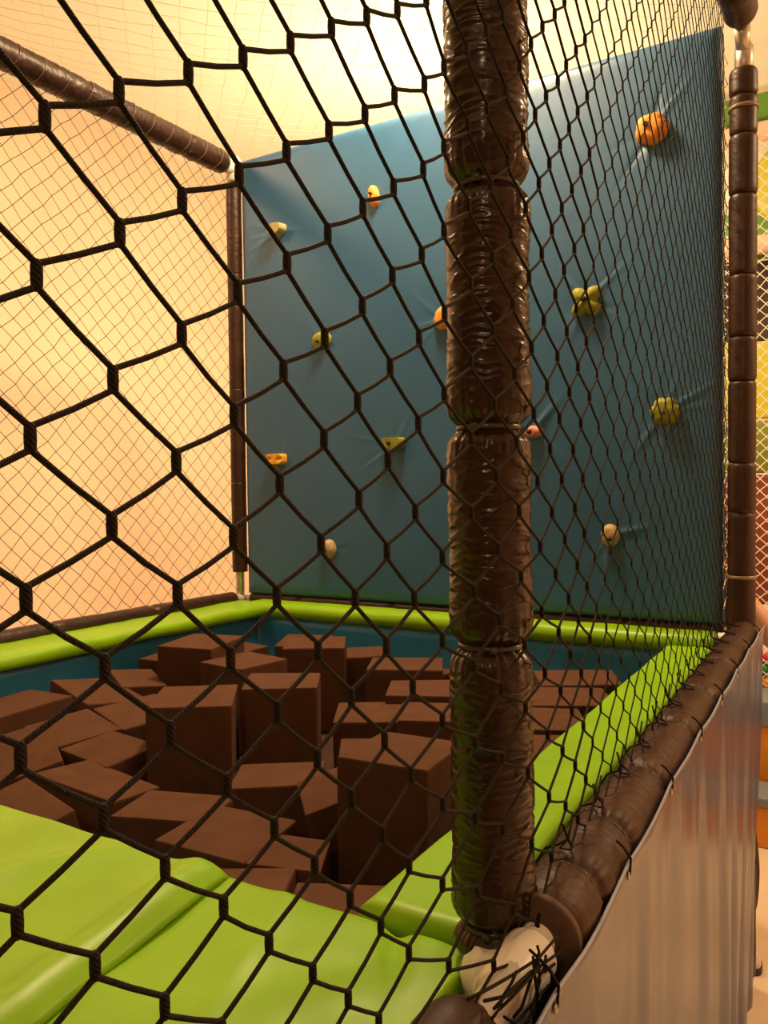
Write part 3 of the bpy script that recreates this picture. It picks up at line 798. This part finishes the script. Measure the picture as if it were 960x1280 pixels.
def ball_mesh(c):
    if c not in bl_me:
        me = bpy.data.meshes.new('ball'); bm = bmesh.new(); bmesh.ops.create_uvsphere(bm, u_segments=24, v_segments=14, radius=.036); bm.to_mesh(me); bm.free()
        me.materials.append(M['ball_'+c]); me.polygons.foreach_set('use_smooth', [True]*len(me.polygons)); bl_me[c] = me
    return bl_me[c]
cols = ['green', 'red', 'yellow', 'green', 'orange', 'pink', 'red', 'yellow']
rbl = random.Random(8); nb = 0
for lay in range(5):
    for iy in range(2):
        for ix in range(4):
            x = -.27+ix*.074+(lay % 2)*.037; y = 4.10+iy*.074+lay*.035; z = -.742+lay*.066
            c = cols[(ix*3+lay*2+iy*5+(ix+lay)//2) % 8]
            o = bpy.data.objects.new('play_ball', ball_mesh(c)); COL.objects.link(o)
            o.location = (x+rbl.uniform(-.003, .003), y, z+ZR)
            tag(o, c+' plastic ball heaped in the ball pit behind the orange step', 'ball', c+' balls in the ball pit')
            nb += 1
# play frame behind it
PF = (.3, 4.4, FZ)
pf = empty('play_structure', PF, 'next play frame at the right edge, pale tubes and coloured padded panels one above another', 'play frame')
def bx(name, label, mat, x0, x1, y0, y1, z0, z1, w=.02):
    link(name, rbox(x0, x1, y0, y1, z0, z1, w), mat, PF, pf)['label'] = label
for x in (-.78, 1.38):
    mb = MB(); mb.tube([(x, 4.45, FZ), (x, 4.45, 1), (x, 4.45, 2.84)], .045, 20); link('upright', mb.mesh(), 'tape', PF, pf)
def tube_part(z, y=4.3):
    mb = MB(); mb.tube([(-.8, y, z), (-.2, y, z+.004), (.5, y, z), (1.4, y, z)], .055, 24); t = link('tube', mb.mesh(), 'peach_tube', PF, pf); t['label'] = 'pale peach padded tube'
tube_part(2.52); tube_part(1.88)
P_ = 'padded_panel'
bx(P_, 'green padded panel at the top', 'greenpanel', -.74, 1.34, 4.42, 4.48, 2.64, 2.80)
bx(P_, 'green padded panel between the pale tubes', 'greenpanel', -.74, 1.34, 4.42, 4.48, 1.84, 2.12)
bx(P_, 'cream padded panel behind the disc', 'wall', -.74, 1.34, 4.44, 4.48, 2.13, 2.63)
mb = MB(); mb.lathe([(.02, 0), (.24, 0), (.26, .02), (.26, .05), (.24, .07), (.02, .07)], 40, (.02, 4.36, 2.24), 'y')
link('disc', mb.mesh(), 'yellowgreen', PF, pf)['label'] = 'round yellow-green disc'
bx(P_, 'dark panel standing in for a shaded opening', 'darkpanel', -.74, 1.34, 4.44, 4.48, 1.36, 1.83)
bx(P_, 'bright yellow-green padded panel', 'yellowgreen', -.74, 1.34, 4.42, 4.48, .90, 1.35)
bx(P_, 'olive padded panel', 'olivepanel', -.74, 1.34, 4.42, 4.48, .58, .89)
bx(P_, 'red-brown padded panel', 'redpanel', -.74, 1.34, 4.42, 4.48, -.20, .57)
mb = flat_net(lambda u, v: (-.7+2.0*u, 4.00+.02*math.sin(PI*u), -.594+2.99*v), 62, 92, .0026, .004, 9)
b_ = (.3, 4.0, -.594); t = empty('safety_net', b_, 'white diamond net of the next play frame at the right edge', 'net'); link('mesh', mb.mesh(), 'whitecord', b_, t)

# ------------------------------------------------------------------ light
def lamp(x, y, z, e, size=.16, col=(1, .66, .36), area=False):
    l = bpy.data.lights.new('unseen_lamp', 'AREA' if area else 'POINT'); l.energy = e; l.color = col
    if area: l.shape = 'DISK'; l.size = size
    else: l.shadow_soft_size = size
    o = bpy.data.objects.new('unseen_lamp', l); COL.objects.link(o); o.location = (x, y, z+ZR); o['kind'] = 'helper'
lamp(-1.1, 1.72, 2.75, 88, .4, area=True)
lamp(-3.1, .8, 2.75, 30, .5, area=True)
lamp(2.3, 3.2, 2.75, 90, .5, area=True)
lamp(1.6, 5.4, 2.4, 80)
lamp(-1.7, 3.1, 1.85, 125, .16, (1, .78, .46))  # unseen lamp behind the climbing wall, added to brighten the ceiling
lamp(.55, -2.3, 1.9, 38, .04)  # unseen lamp behind the camera, added for highlights on the near post
w = bpy.data.worlds.new('World'); S.world = w; w.use_nodes = True
w.node_tree.nodes['Background'].inputs['Color'].default_value = (.02, .015, .01, 1)

# ------------------------------------------------------------------ camera
cd = bpy.data.cameras.new('camera'); cam = bpy.data.objects.new('camera', cd); COL.objects.link(cam)
r_ = Vector((.85834660, .51291121, -.01277542)); u_ = Vector((-.00197079, .02819579, .99960048)); f_ = Vector((-.5130665, .85797849, -.0252126))
mt = Matrix(((r_.x, u_.x, -f_.x, .37923326), (r_.y, u_.y, -f_.y, -.87112078), (r_.z, u_.z, -f_.z, .49995767+ZR), (0, 0, 0, 1)))
cam.matrix_world = mt
cd.sensor_fit = 'HORIZONTAL'; cd.sensor_width = 36; cd.lens = 36*1023.2446/960; cd.clip_start = .02; cd.clip_end = 60
S.camera = cam
S.view_settings.view_transform = 'Standard'; S.view_settings.look = 'None'; S.view_settings.gamma = 1; S.view_settings.use_curve_mapping = False
S.view_settings.exposure = 0
finish()
